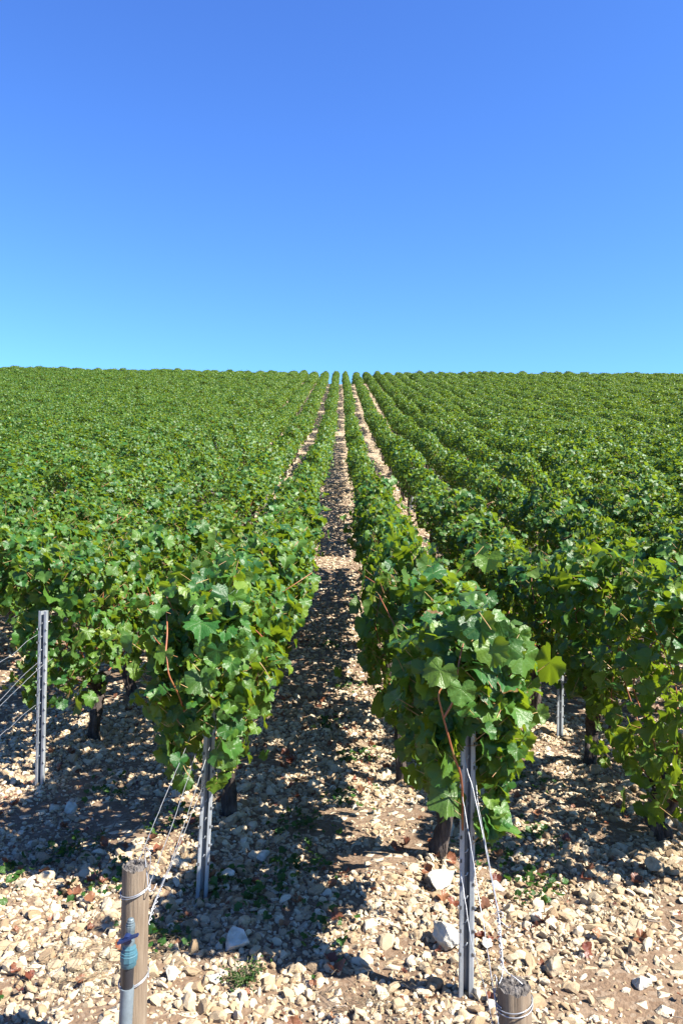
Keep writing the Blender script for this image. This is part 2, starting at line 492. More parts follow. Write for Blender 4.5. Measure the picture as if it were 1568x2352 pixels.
def gravel():
    rg = np.random.default_rng(5)
    P, S = [], []
    # (count, near, far, xmax, radius mean)
    for n, y0, y1, xm, r in ((40000, 1.5, 5.5, None, 0.0075), (17000, 1.5, 5.5, None, 0.0145), (3800, 1.5, 6, None, 0.023),
                             (24000, 5.5, 12, 5.0, 0.017), (22000, 12, 26, 4.0, 0.022)):
        p = frustum_pts(rg, n, y0, y1, 0.35, xm)
        # bare soil patches, and fewer stones to the right of the right-hand post
        dens = vnoise(p[:, 0] * 2.2 + 7, p[:, 1] * 2.2, 21) * 0.6 + vnoise(p[:, 0] * 6, p[:, 1] * 6, 22) * 0.4
        thr = 0.40 + 0.05 * (p[:, 0] > 0.55) * (p[:, 1] < 6)
        keep = dens + rg.normal(0, 0.07, len(p)) > thr + (-0.06 if r < 0.012 else 0)
        p = p[keep]
        P.append(p); S.append(np.clip(r * rg.lognormal(0, 0.30, len(p)), 0.005, 0.04))
    P = np.concatenate(P); S = np.concatenate(S)
    z = zg(P[:, 0], P[:, 1]) + S * rg.uniform(-0.05, 0.35, len(P))
    pos = np.column_stack([P, z])
    rot = np.column_stack([rg.normal(0, 0.5, len(P)), rg.normal(0, 0.5, len(P)), rg.uniform(0, 6.28, len(P))])
    sc = S[:, None] * rg.uniform(0.8, 1.25, (len(P), 3))
    gn_scatter('gravel', pos, rot, sc, rg.integers(0, len(stones), len(P)), stones,
               'cream and white limestone gravel strewn over the brown soil', 'gravel')
gravel()

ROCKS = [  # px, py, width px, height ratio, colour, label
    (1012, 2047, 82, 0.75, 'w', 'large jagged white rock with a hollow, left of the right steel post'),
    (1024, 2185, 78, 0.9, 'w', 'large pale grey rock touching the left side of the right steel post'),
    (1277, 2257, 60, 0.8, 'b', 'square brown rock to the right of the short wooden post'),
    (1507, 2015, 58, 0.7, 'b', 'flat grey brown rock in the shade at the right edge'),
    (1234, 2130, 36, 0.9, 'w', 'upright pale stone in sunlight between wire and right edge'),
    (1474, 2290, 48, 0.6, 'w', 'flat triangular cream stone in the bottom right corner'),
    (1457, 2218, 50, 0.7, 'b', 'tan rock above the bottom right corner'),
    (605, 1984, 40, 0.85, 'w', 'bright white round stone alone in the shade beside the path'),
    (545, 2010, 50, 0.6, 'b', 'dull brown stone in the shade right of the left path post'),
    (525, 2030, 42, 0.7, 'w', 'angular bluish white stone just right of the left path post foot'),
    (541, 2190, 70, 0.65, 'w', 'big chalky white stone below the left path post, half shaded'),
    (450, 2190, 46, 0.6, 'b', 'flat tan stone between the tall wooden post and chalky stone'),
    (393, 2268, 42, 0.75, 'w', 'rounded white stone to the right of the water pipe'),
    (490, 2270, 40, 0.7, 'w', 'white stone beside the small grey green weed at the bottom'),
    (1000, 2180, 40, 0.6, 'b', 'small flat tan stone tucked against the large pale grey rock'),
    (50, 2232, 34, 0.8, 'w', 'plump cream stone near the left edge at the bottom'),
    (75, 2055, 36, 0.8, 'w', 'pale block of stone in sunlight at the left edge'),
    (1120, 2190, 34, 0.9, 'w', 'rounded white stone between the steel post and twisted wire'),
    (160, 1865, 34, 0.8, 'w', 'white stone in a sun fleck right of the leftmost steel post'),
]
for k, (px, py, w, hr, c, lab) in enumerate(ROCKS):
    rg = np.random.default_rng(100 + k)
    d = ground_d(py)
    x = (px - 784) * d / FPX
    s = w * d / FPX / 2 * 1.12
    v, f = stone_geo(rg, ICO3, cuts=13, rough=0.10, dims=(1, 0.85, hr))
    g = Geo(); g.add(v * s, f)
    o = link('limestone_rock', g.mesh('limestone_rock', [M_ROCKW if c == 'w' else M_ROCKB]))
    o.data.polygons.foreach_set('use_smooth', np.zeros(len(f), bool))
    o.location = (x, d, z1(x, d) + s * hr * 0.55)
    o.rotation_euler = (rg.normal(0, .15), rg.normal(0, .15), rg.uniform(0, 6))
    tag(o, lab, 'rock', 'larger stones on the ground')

# ------------------------------------------------------------------ leaf templates
LOBES_HI = [(0, 1.0), (7, .90), (12, .95), (19, .84), (26, .87), (33, .84), (41, .92), (48, .96), (56, .88), (63, .90),
            (71, .79), (80, .83), (88, .80), (97, .86), (106, .87), (115, .78), (125, .81), (137, .70), (149, .71), (163, .52), (175, .14)]
LOBES_LO = [(0, 1.0), (24, .85), (48, .96), (76, .80), (104, .86), (145, .68), (174, .15)]
def leaf_template(rg, lobes, ring):
    th, r = [], []
    for s in (1, -1):
        for a, q in (lobes if s == 1 else lobes[1:][::-1]):
            th.append(s * a if s == 1 else -a); r.append(q * rg.uniform(0.90, 1.08))
    th = np.radians(np.array(th)); r = np.array(r)
    n = len(th)
    out = np.column_stack([np.sin(th) * r * 1.02, np.cos(th) * r])
    pts = [np.zeros((1, 2))]
    f = []
    if ring:
        inner = out * 0.55
        pts += [inner, out]
        for j in range(n):
            j2 = (j + 1) % n
            f.append((0, 1 + j2, 1 + j))
            a, b, c, d = 1 + j, 1 + j2, 1 + n + j2, 1 + n + j
            f += [(a, b, c), (a, c, d)]
    else:
        pts += [out]
        for j in range(n):
            f.append((0, 1 + (j + 1) % n, 1 + j))
    p = np.concatenate(pts)
    x, y = p[:, 0], p[:, 1]
    rr = np.hypot(x, y)
    fold = rg.uniform(0.0, 0.6); droop = rg.uniform(-0.05, 0.55); cup = rg.uniform(-0.38, 0.25)
    ph = rg.uniform(0, 6.28, 3)
    ang = np.arctan2(x, y)
    z = fold * np.abs(x) - droop * (np.clip(y, 0, 2) ** 2) + cup * rr ** 2 \
        + 0.17 * rr ** 1.5 * np.sin(3 * ang + ph[0]) + 0.10 * rr ** 2 * np.sin(2 * ang + ph[2]) + 0.07 * rr ** 2 * np.sin(7 * ang + ph[1]) + 0.09 * x * rg.normal()
    v = np.column_stack([x, y, z])
    f = np.array(f)
    # make every face look up (+z)
    a, b, c = v[f[:, 0]], v[f[:, 1]], v[f[:, 2]]
    nz = np.cross(b - a, c - a)[:, 2]
    f[nz < 0] = f[nz < 0][:, ::-1]
    return v, f, p
rgt = np.random.default_rng(3)
T_HI = [leaf_template(rgt, LOBES_HI, True) for _ in range(10)]
T_LO = [leaf_template(rgt, LOBES_LO, False) for _ in range(8)]

def put_leaves(g, rg, pos, nrm, tip, size, tmpl, mat=0, young=None):
    n = len(pos)
    nrm = nrm / (np.linalg.norm(nrm, axis=1)[:, None] + 1e-9)
    tip = tip - nrm * np.sum(tip * nrm, 1)[:, None]
    tip = tip / (np.linalg.norm(tip, axis=1)[:, None] + 1e-9)
    side = np.cross(tip, nrm)
    which = rg.integers(0, len(tmpl), n)
    tone = rg.random(n)
    if young is None: young = np.zeros(n)
    spot = rg.random(n)
    for k, (tv, tf, tuv) in enumerate(tmpl):
        s = np.where(which == k)[0]
        if not len(s): continue
        loc = tv[None] * size[s][:, None, None]
        v = loc[..., 0:1] * side[s][:, None] + loc[..., 1:2] * tip[s][:, None] + loc[..., 2:3] * nrm[s][:, None] + pos[s][:, None]
        f = tf[None] + (np.arange(len(s)) * len(tv))[:, None, None]
        a = np.repeat(np.stack([tone[s], young[s], spot[s]], 1), len(tv), axis=0)
        g.add(v.reshape(-1, 3), f.reshape(-1, 3), mat, a, np.tile(tuv, (len(s), 1)))

# ------------------------------------------------------------------ grapevines
def vine_geo(seed, hi=True, y0=-0.55, y1=0.55, cap_front=False, bottom=0.40, top=1.24, half=0.25, nleaf=None, lean=0.0, size=0.042, carve=None, over=(), trunk_lean=(0, 0)):
    """returns Geo for foliage, list of Geo for canes, Geo petioles, Geo trunk; local origin = trunk foot"""
    rg = np.random.default_rng(seed)
    L = y1 - y0
    if nleaf is None: nleaf = int((620 if hi else 660) * L)
    ph = rg.uniform(0, 6.28, 8)
    def topz(y): return top + 0.035 * np.sin(5.2 * y + ph[0]) + 0.03 * np.sin(11 * y + ph[1])
    def botz(y): return bottom + 0.08 * np.cos(5.6 * y + ph[2] * .15) * -1 + 0.07 * np.sin(9.5 * y + ph[3])
    def hw(y, z): return half * (1 + 0.15 * np.sin(4 * y + 3.1 * z + ph[4]) + 0.12 * np.sin(8 * z - 5 * y + ph[5]))
    y = rg.uniform(y0, y1, nleaf)
    # part: sides and top
    zr = rg.random(nleaf)
    t = topz(y); b = botz(y)
    is_top = rg.random(nleaf) < 0.26
    side = np.where(rg.random(nleaf) < 0.5, -1.0, 1.0)
    z = b + (t - b) * np.clip(zr ** 0.9, 0, 1)
    # narrower at the very bottom and rounded at the shoulder
    zz = (z - b) / (t - b)
    prof = np.clip(0.55 + 1.1 * zz, 0, 1) * np.sqrt(np.clip(1 - np.clip((zz - 0.72) / 0.34, 0, 1) ** 2, 0.05, 1))
    w = hw(y, z) * prof
    inward = rg.exponential(0.10, nleaf) * (rg.random(nleaf) < 0.75) - rg.exponential(0.03, nleaf)
    x = side * np.clip(w - inward, -0.02, 0.42)
    nx = np.column_stack([side * 1.0, rg.normal(0, 0.1, nleaf), 0.30 + 0.5 * zz])
    xt = rg.uniform(-1, 1, nleaf)
    zt = t + 0.02 - 0.10 * xt ** 2 - rg.exponential(0.05, nleaf) + rg.exponential(0.025, nleaf)
    x = np.where(is_top, xt * half * 0.95, x)
    z = np.where(is_top, zt, z)
    nrm = np.where(is_top[:, None], np.column_stack([xt * 0.6, np.zeros(nleaf), np.full(nleaf, 0.8)]) + rg.normal(0, .35, (nleaf, 3)), nx)
    if cap_front:
        ne = int(nleaf * 0.20)
        ye = y0 + rg.exponential(0.05, ne) - 0.03
        ze = bottom + (top - bottom) * rg.random(ne) ** 0.85
        xe = rg.uniform(-1, 1, ne) * half * 1.05 * np.clip(0.6 + 0.9 * (ze - bottom) / (top - bottom), 0, 1)
        ye = ye + 0.5 * np.abs(xe) * rg.random(ne)
        x = np.concatenate([x, xe]); y = np.concatenate([y, ye]); z = np.concatenate([z, ze])
        nrm = np.concatenate([nrm, np.column_stack([xe * 1.5, np.full(ne, -1.0), np.full(ne, 0.55)])])
    for (oy, oz, ry, rz_, cnt) in over:      # leaves hanging over the end post
        xe = rg.normal(0, half * .5, cnt); ye = oy + rg.normal(0, ry, cnt); ze = oz + rg.normal(0, rz_, cnt)
        x = np.concatenate([x, xe]); y = np.concatenate([y, ye]); z = np.concatenate([z, ze])
        nrm = np.concatenate([nrm, np.column_stack([xe * 2, np.full(cnt, -1.0), np.full(cnt, 0.5)])])
    n = len(x)
    # hanging shoots on the flanks and upright shoot tips on the top
    ext, extn, exts, exty = [], [], [], []
    stems = []
    for _ in range(int(round(7 * L))):
        ys = rg.uniform(y0 + 0.05, y1 - 0.05); up = rg.random() < 0.62
        if up:
            p0 = np.array([rg.uniform(-.15, .15), ys, top - 0.1]); v = np.array([rg.normal(0, .35), rg.normal(0, .35), 1.0]); ln = rg.uniform(.08, .20)
        else:
            sd = rg.choice([-1, 1]); p0 = np.array([sd * half * .8, ys, rg.uniform(bottom + .05, top - .25)]); v = np.array([sd * 1.0, rg.normal(0, .5), rg.normal(-0.1, .4)]); ln = rg.uniform(.05, .13)
        v /= np.linalg.norm(v)
        nn = 4 + int(ln / 0.05)
        pts = []
        for q in range(nn):
            tq = q / (nn - 1)
            p = p0 + v * ln * tq + np.array([0, 0, -0.10 * tq * tq * (0 if up else 1)])
            pts.append(p)
            if q > 0:
                ang = q * 2.4 + rg.uniform(0, 1)
                ext.append(p + 0.02 * np.array([math.cos(ang), math.sin(ang), 0])); extn.append([math.cos(ang) * .8 + rg.normal(0, .2), math.sin(ang) * .8, 0.8])
                exts.append(size * (1.0 - 0.55 * tq) * rg.uniform(.8, 1.1)); exty.append(0.15 + 0.6 * tq * (1 if up else 0.3))
        stems.append(pts)
    x = np.concatenate([x, [e[0] for e in ext]]); y = np.concatenate([y, [e[1] for e in ext]]); z = np.concatenate([z, [e[2] for e in ext]])
    nrm = np.concatenate([nrm, np.array(extn)])
    sz = np.concatenate([np.clip(size * rg.lognormal(-0.04, 0.32, n), 0.017, 0.075), exts])
    yg = np.concatenate([np.clip(rg.normal(0.10, 0.16, n), 0, 1) + (rg.random(n) < 0.11) * rg.uniform(0.3, 0.9, n), exty])
    pos = np.column_stack([x, y, z])
    if carve is not None:       # keep leaves from in front of the bare foot of the end post
        cx, cy, cz, cw = carve
        keep = ~((np.abs(x - cx) < cw) & (y < cy) & (z < cz))
        pos, nrm, sz, yg, x = pos[keep], nrm[keep], sz[keep], yg[keep], x[keep]
    N_ = len(pos)
    nrm = nrm / np.linalg.norm(nrm, axis=1)[:, None] + rg.normal(0, 0.58, (N_, 3))
    tip = np.column_stack([nrm[:, 0] * 0.6, nrm[:, 1] * 0.6, np.full(N_, -1.0)]) + rg.normal(0, 0.55, (N_, 3))
    fol = Geo()
    put_leaves(fol, rg, pos, nrm, tip, sz, T_HI if hi else T_LO, 0, np.clip(yg, 0, 1))
    # canes from the head of the trunk
    canes = []
    head = np.array([trunk_lean[0], trunk_lean[1], bottom + 0.03 - 0.06])
    nc = max(5, int(7 * L)) if hi else 4
    for i in range(nc):
        ys = y0 + (i + 0.5 + rg.uniform(-.3, .3)) * L / nc
        g = Geo()
        a = rg.normal(0, 0.05)
        p = [head, head * 0.4 + np.array([a, ys, bottom + 0.12]) * 0.6, np.array([a * 1.4, ys + rg.normal(0, .03), bottom + 0.22]),
             np.array([rg.normal(0, .10), ys + rg.normal(0, .06), (bottom + top) / 2 + .05]), np.array([rg.normal(0, .12), ys + rg.normal(0, .1), top - 0.02])]
        pp = smooth_path(p, 14 if hi else 6)
        tube(g, pp, np.linspace(0.0055, 0.002, len(pp)), 6 if hi else 3, 0)
        canes.append(g)
    pet = Geo()
    for pts in stems:
        tube(pet, pts, np.linspace(0.0026, 0.001, len(pts)), 4 if hi else 3, 0, cap=False)
    if hi:      # leaf stalks
        nu = nrm / np.linalg.norm(nrm, axis=1)[:, None]
        back = pos - nu * 0.02 * rg.uniform(.4, 1.5, (N_, 1)) + np.column_stack([-np.sign(x) * 0.03, rg.normal(0, .02, N_), -0.035 * rg.uniform(.2, 1.2, N_)])
        d = pos - back
        a = np.cross(d, rg.normal(size=(N_, 3))); a /= np.linalg.norm(a, axis=1)[:, None] + 1e-9
        b2 = np.cross(d, a); b2 /= np.linalg.norm(b2, axis=1)[:, None] + 1e-9
        r = 0.0011
        tri = [a * r, -a * r * .5 + b2 * r * .87, -a * r * .5 - b2 * r * .87]
        v = np.stack([back + tri[0], back + tri[1], back + tri[2], pos + tri[0], pos + tri[1], pos + tri[2]], 1)
        f0 = np.array([(0, 1, 4), (0, 4, 3), (1, 2, 5), (1, 5, 4), (2, 0, 3), (2, 3, 5)])
        f = f0[None] + (np.arange(N_) * 6)[:, None, None]
        pet.add(v.reshape(-1, 3), f.reshape(-1, 3), 0)
    # trunk: short, gnarled, fibrous, with a thick head
    tr = Geo()
    kx, ky = rg.normal(0, .03, 2)
    h = bottom + 0.02
    pts = smooth_path([(0, 0, -0.10), (kx * .3, ky * .3, 0.02), (kx, ky, h * .35), (kx * .2 + trunk_lean[0] * .6, trunk_lean[1] * .6 - ky, h * .68), (trunk_lean[0], trunk_lean[1], h)], 22 if hi else 8)
    nn = 20 if hi else 8
    gph = rg.uniform(0, 6.28, 6)
    def bump(i, th):
        q = i / (len(pts) - 1)
        return (1 + 0.20 * np.sin(3 * th + 4 * q + gph[0]) + 0.14 * np.sin(5 * th - 9 * q + gph[1]) + 0.10 * np.sin(9 * th + 14 * q + gph[2])
                + 0.22 * np.sin(2 * th + 11 * q + gph[3]) * q + 0.10 * rg.normal(size=len(th)))
    qq = np.linspace(0, 1, len(pts))
    rr = 0.044 - 0.018 * np.sin(qq * math.pi) + 0.006 * qq
    tube(tr, pts, rr, nn, 0, bump=bump)
    for _ in range(4 if hi else 2):     # stubby old arms
        a = rg.uniform(0, 6.28); e = np.array([trunk_lean[0] + 0.05 * math.cos(a), trunk_lean[1] + rg.choice([-1, 1]) * rg.uniform(.08, .22), h + rg.uniform(-.02, .06)])
        p = smooth_path([(trunk_lean[0], trunk_lean[1], h - .05), (e[0] * .8 + .02 * math.sin(a), (trunk_lean[1] + e[1]) / 2, h - .01), e], 7 if hi else 4)
        tube(tr, p, np.linspace(.028, .012, len(p)), 9 if hi else 5, 0, bump=lambda i, th: 1 + .2 * rg.normal(size=len(th)))
    return fol, canes, pet, tr

def cluster_geo(seed):
    """picked-over bunch: branching stalk with a few berries"""
    rg = np.random.default_rng(seed)
    g = Geo()
    tube(g, [(0, 0, 0), (0.003, 0, -.03), (0, .004, -.10)], [.0018, .0016, .001], 5)
    v, f = ICO1
    for k in range(26):
        t = rg.uniform(.15, 1)
        p = np.array([0, 0, -.10 * t]); a = rg.uniform(0, 6.28); r = .024 * (1.15 - t)
        e = p + np.array([math.cos(a) * r, math.sin(a) * r, rg.normal(0, .004)])
        tube(g, [p, e], .0008, 3)
        g.add(v * rg.uniform(.0028, .0052) + e, f)
    return g.mesh('grape_bunch', [M_GRAPE])

def vine_meshes(seed, **kw):
    fol, canes, pet, tr = vine_geo(seed, **kw)
    mf = fol.mesh('foliage', [M_LEAF])
    hi = kw.get('hi', True)
    return mf, fol, canes, pet, tr

def ord_word(n):
    w = ['first', 'second', 'third', 'fourth', 'fifth', 'sixth', 'seventh', 'eighth', 'ninth', 'tenth', 'eleventh', 'twelfth', 'thirteenth', 'fourteenth', 'fifteenth']
    return w[n - 1] if n <= len(w) else None

def build_vine(loc, label, group, seed, separate=False, clusters=(), **kw):
    root = empty('grapevine', loc, label, 'grapevine', group)
    fol, canes, pet, tr = vine_geo(seed, **kw)
    link('trunk', tr.mesh('trunk', [M_TRUNK]), root)
    fol.merge(pet, 1)
    link('foliage', fol.mesh('foliage', [M_LEAF, M_PETIOLE]), root)
    if separate:
        for c in canes: link('cane', c.mesh('cane', [M_CANE]), root)
    else:
        g = Geo()
        for c in canes: g.merge(c)
        link('canes', g.mesh('canes', [M_CANE]), root)
    for k, (cx, cy, cz) in enumerate(clusters):
        o = link('grape_bunch', cluster_geo(seed * 7 + k), root); o.location = (cx, cy, cz)
    return root

def copy_vine(src, loc, rotz, scale, tilt):
    r = src.copy(); C.objects.link(r)
    r.rotation_euler = (0, 0, 0)
    for ch in src.children:
        c = ch.copy(); C.objects.link(c); c.parent = r
    place_vine(r, loc, rotz, scale, tilt)
    return r
def place_vine(r, loc, rotz, scale, tilt):
    m = Matrix.Rotation(tilt, 3, 'X') @ Matrix.Rotation(rotz, 3, 'Z')
    r.rotation_euler = m.to_euler()
    r.location = loc
    r.scale = scale

# --- the first vines of the front rows, each with a shape of its own
FIRST = {1: 3.20, -1: 3.62, -2: 4.85, -3: 6.35}
def rowname(r):
    n = abs(r); side = 'right' if r > 0 else 'left'
    if n == 1: return 'the row just %s of the central stony path' % side
    return 'the %s row %s of the central path' % (ord_word(n) or 'far', side)
x = ROW_X[1]
build_vine((x, 3.20, z1(x, 3.2)), 'large front grapevine wrapped round the right steel post, red stems showing', 'grapevines', 71, True,
           y0=-0.97, y1=0.50, cap_front=True, bottom=0.47, top=1.08, half=0.12, size=0.040, nleaf=1120, trunk_lean=(-0.04, -0.10), over=[(-1.0, .98, .05, .10, 45)], carve=(-0.023, -0.88, 0.80, 0.045),
           clusters=[(0.05, -0.6, .42)])
x = ROW_X[-1]
build_vine((x, 3.62, z1(x, 3.62)), 'large front grapevine hanging over the steel post left of the path', 'grapevines', 72, True,
           y0=-0.80, y1=0.50, cap_front=True, bottom=0.42, top=1.12, half=0.155, size=0.041, nleaf=1050, carve=(0.01, -0.70, 0.62, 0.05), over=[(-.84, .80, .05, .14, 70)], clusters=[(.10, -.62, .50), (.07, -.70, .47)])
x = ROW_X[-2]
build_vine((x, 4.85, z1(x, 4.85)), 'front grapevine with thick dark trunk behind the leftmost steel post', 'grapevines', 73, True,
           y0=-0.72, y1=0.52, cap_front=True, bottom=0.36, top=1.12, half=0.19, clusters=[(-.12, -.55, .42), (.16, -.3, .62)])
x = ROW_X[-3]
build_vine((x, 6.35, z1(x, 6.35)), 'front grapevine with bare crooked trunk at the left edge', 'grapevines', 74, True,
           y0=-0.85, y1=0.52, cap_front=True, bottom=0.55, top=1.12, half=0.2, trunk_lean=(-.08, -.1))

def show_canes(root, specs):
    for pts in specs:
        g = Geo(); o0 = np.array(root.location)
        P = smooth_path([PX(*p) - o0 for p in pts], 22)
        tube(g, P, np.linspace(.0036, .0020, len(P)), 8)
        link('cane', g.mesh('cane', [M_CANE]), root)
        # a leaf on most nodes
for root in [o for o in C.objects if o.name.startswith('grapevine')]:
    if 'right steel post' in root['label']:
        show_canes(root, [[(1062, 1960, 2.30), (1060, 1800, 2.22), (1040, 1730, 2.17), (1016, 1640, 2.14), (1008, 1590, 2.14), (1040, 1562, 2.16)],
                          [(1018, 1650, 2.14), (1040, 1610, 2.14), (1048, 1560, 2.15), (1058, 1500, 2.17), (1075, 1440, 2.22)],
                          [(1120, 1600, 2.35), (1145, 1585, 2.30), (1175, 1545, 2.26), (1190, 1515, 2.25)]])
        g = Geo()
        put_leaves(g, np.random.default_rng(2), np.array([PX(1198, 1505, 2.20), PX(1010, 1540, 2.13), PX(1135, 1425, 2.2)]) - np.array(root.location),
                   np.array([(.45, -1, .25), (-.3, -1, .5), (.2, -1, .7)]), np.array([(.1, -.1, -1), (-.5, -.2, -.7), (.3, -.1, -1)]), np.array([.064, .056, .054]), T_HI, 0, np.array([0, .5, .2]))
        link('large_leaves', g.mesh('large_leaves', [M_LEAF]), root)
    elif 'hanging over' in root['label']:
        show_canes(root, [[(425, 1640, 2.85), (410, 1596, 2.74), (388, 1550, 2.70), (380, 1500, 2.72), (352, 1462, 2.78)], [(380, 1500, 2.72), (384, 1450, 2.76), (382, 1400, 2.85)]])

# --- library vines
HI = []
for i in range(8):
    HI.append(dict(seed=200 + i, y0=-0.56, y1=0.56, half=0.175, bottom=(0.39 + 0.04 * (i % 3)) if i < 6 else 0.20, top=1.06 + 0.03 * (i % 2)))
LO = [dict(seed=300 + i, hi=False, y0=-0.56, y1=0.56, half=0.165, bottom=0.46 + 0.04 * (i % 3), top=1.09, size=0.035) for i in range(7)]
hi_src = [None] * len(HI); lo_src = [None] * len(LO)

SP = 0.96
cand = []
rgv = np.random.default_rng(77)
for r, x in ROW_X.items():
    if r in FIRST: y = FIRST[r] + SP
    else: y = row_end(x) + 0.75
    k = 2 if r in FIRST else 1
    while y < 83:
        inside = abs(x) - 0.437 * y
        gap = y > 8 and (rgv.random() < 0.05 or (abs(r) < 5 and ((y + r * 2.1) % 6.2) < 0.9 and rgv.random() < .6))
        if not gap:         # vines missing here and there along the rows
            cand.append((y, x, r, k, inside))
            k += 1
        y += SP
seen = sorted([c for c in cand if c[4] < 0.30], key=lambda c: math.hypot(c[0], c[1]))
thing_set = set((c[2], c[3]) for c in seen[:292])
far_pts = []
vine_count = {}
for (y, x, r, k, ins) in cand:
    xx = x + rgv.normal(0, 0.035)
    z = float(zg(np.array([xx]), np.array([y]))[0])
    flip = math.pi if rgv.random() < 0.5 else 0.0
    sc = (rgv.uniform(.85, 1.15) * (1.1 if r < 0 else 1.0), rgv.uniform(.95, 1.08), rgv.uniform(.84, 1.07))
    if abs(r) >= 5: xx += rgv.normal(0, .06)
    if abs(r) >= 5: sc = (sc[0] * 1.2, sc[1], sc[2] * rgv.uniform(.93, 1.04))
    if r in (-1, 1) and 3.5 < y < 16: xx += -.06 if r < 0 else .03
    if r in (-1, 1) and y >= 11: sc = (sc[0] * .84, sc[1], sc[2])
    if r in (-1, 1) and y < 11: sc = (sc[0] * (1.0 if r < 0 else .92), sc[1], rgv.uniform(1.02, 1.12))
    tilt = math.atan(slope_at(y))
    if (r, k) in thing_set:
        d = math.hypot(x, y)
        near = d < 11
        n = abs(r); side = 'right' if r > 0 else 'left'
        if n <= 5 and k <= 9:
            lab = '%s grapevine from the front in %s' % (ord_word(k), rowname(r)); grp = 'grapevines'
        elif n <= 5:
            lab = 'leafy grapevine farther up the slope in %s' % rowname(r)
            grp = 'upper grapevines of %s' % rowname(r)
        elif n <= 9:
            lab = 'leafy grapevine in %s' % rowname(r); grp = 'grapevines of %s' % rowname(r)
        else:
            lab = 'leafy grapevine among the merged rows far %s of the path' % side; grp = 'grapevines of the merged rows far %s' % side
        lib, src = (HI, hi_src) if near else (LO, lo_src)
        i = int(rgv.integers(min(6, len(lib))))
        if near and r == 2 and y < 3.9: i = 6 + k % 2         # low hanging ones at the right edge
        kw = dict(lib[i])
        if src[i] is None:
            seed = kw.pop('seed')
            src[i] = build_vine((xx, y, z), lab, grp, seed, **kw)
            place_vine(src[i], (xx, y, z), flip, sc, tilt)
            o = src[i]
        else:
            o = copy_vine(src[i], (xx, y, z), flip, sc, tilt)
        o['label'] = lab; o['group'] = grp
    elif ins < 2.0 + 0.06 * y or (x > 0 and ins < 3.5):
        far_pts.append((xx, y, z, flip, sc, tilt))

# --- everything beyond the nearest three hundred vines
tm = []
for i in range(7):
    kw = dict(LO[i]); kw['seed'] = 400 + i
    kw['half'] = 0.205
    fol, canes, pet, tr = vine_geo(**kw)
    g = Geo(); g.merge(fol, 0)
    for c in canes: g.merge(c, 1)
    g.merge(pet, 1); g.merge(tr, 2)
    tm.append(g.mesh('vine', [M_LEAF, M_CANE, M_TRUNK]))
rots = []
for p in far_pts:
    m = Matrix.Rotation(p[5], 3, 'X') @ Matrix.Rotation(p[3], 3, 'Z')
    rots.append(m.to_euler()[:])
gn_scatter('distant_grapevines', [p[:3] for p in far_pts], rots, [p[4] for p in far_pts], rgv.integers(0, 7, len(far_pts)), tm,
           'dense mass of green vine rows covering the slope up to the skyline', 'grapevines')
print('far vines', len(far_pts), 'near', len(thing_set))

# ------------------------------------------------------------------ steel posts
def post_mesh(h, w=0.044, depth=0.030, slots=True):
    """open channel profile: two front lips, a dark groove between, rolled edges"""
    import bmesh
    bm = bmesh.new()
    a = w / 2; q = w * 0.19; t = 0.0022; depth = 0.036
    prof = [(-a + .002, .010), (-a, .002), (-a + .003, 0), (-q, 0), (-q + .001, depth * .75), (-q * .5, depth), (q * .5, depth), (q - .001, depth * .75), (q, 0), (a - .003, 0), (a, .002), (a - .002, .010)]
    off = []
    for i, p in enumerate(prof):
        p0 = prof[max(0, i - 1)]; p1 = prof[min(len(prof) - 1, i + 1)]
        dx, dy = p1[0] - p0[0], p1[1] - p0[1]; l = math.hypot(dx, dy)
        off.append((p[0] - dy / l * t, p[1] + dx / l * t))
    loop = prof + off[::-1]
    lo = [bm.verts.new((x, y, -0.15)) for x, y in loop]; hi_ = [bm.verts.new((x, y, h)) for x, y in loop]
    n = len(loop)
    for i in range(n):
        j = (i + 1) % n
        bm.faces.new((lo[i], lo[j], hi_[j], hi_[i]))
    k = len(prof)
    for i in range(k - 1):
        bm.faces.new((hi_[i], hi_[i + 1], hi_[n - 2 - i], hi_[n - 1 - i]))
    bmesh.ops.recalc_face_normals(bm, faces=bm.faces)
    z = 0.12
    while z < h - .04:          # dark punched slots down both lips
        for sd in (-1, 1):
            cx = sd * (a - .0045)
            fc = bm.faces.new([bm.verts.new(p) for p in ((cx - .0022, -.0012, z), (cx + .0022, -.0012, z), (cx + .0022, -.0012, z + .011), (cx - .0022, -.0012, z + .011))])
            fc.material_index = 1
        z += 0.068
    bm.from_mesh(hooks_mesh(h, w))         # the rolled profile and its bent hooks are one piece of metal
    me = bpy.data.meshes.new('channel'); bm.to_mesh(me); bm.free()
    me.materials.append(M_STEEL); me.materials.append(M_HOLE)
    return me
def hooks_mesh(h, w=0.044):
    g = Geo()
    z = 0.12
    a = w / 2; q = w * .16
    while z < h - .04:
        for s in (-1, 1):       # hook lips bent out of the outer edges and across the groove
            tube(g, [(s * (a - .001), .002, z), (s * (a + .003), -.001, z + .003), (s * (a + .003), -.001, z + .011)], .0013, 4)
        tube(g, [(-q, -.001, z + .03), (-q + .006, -.002, z + .034), (-q + .009, -.002, z + .042)], .0014, 4)
        z += 0.068
    return g.mesh('hooks', [M_STEEL])
PM = post_mesh(0.92)
def steel_post(x, y, label, lean=(0, 0), rz=0.0, group='steel trellis posts', w=1.0, pm=None):
    r = empty('trellis_post', (x, y, z1(x, y)), label, 'post', group)
    link('channel', pm or PM, r)
    r.rotation_euler = (lean[1], lean[0], rz); r.scale = (w, w, 1)
    return r
d = 2.27
steel_post((1070 - 784) * d / FPX, d, 'tall galvanised steel post right of the path, foot among white stones', (0.008, 0.0), -0.05)
d = 2.88
steel_post((463 - 784) * d / FPX, d, 'galvanised steel post left of the path, behind the tall wooden post', (0.05, 0.0), 0.25)
d = 4.0
short = post_mesh(0.90)
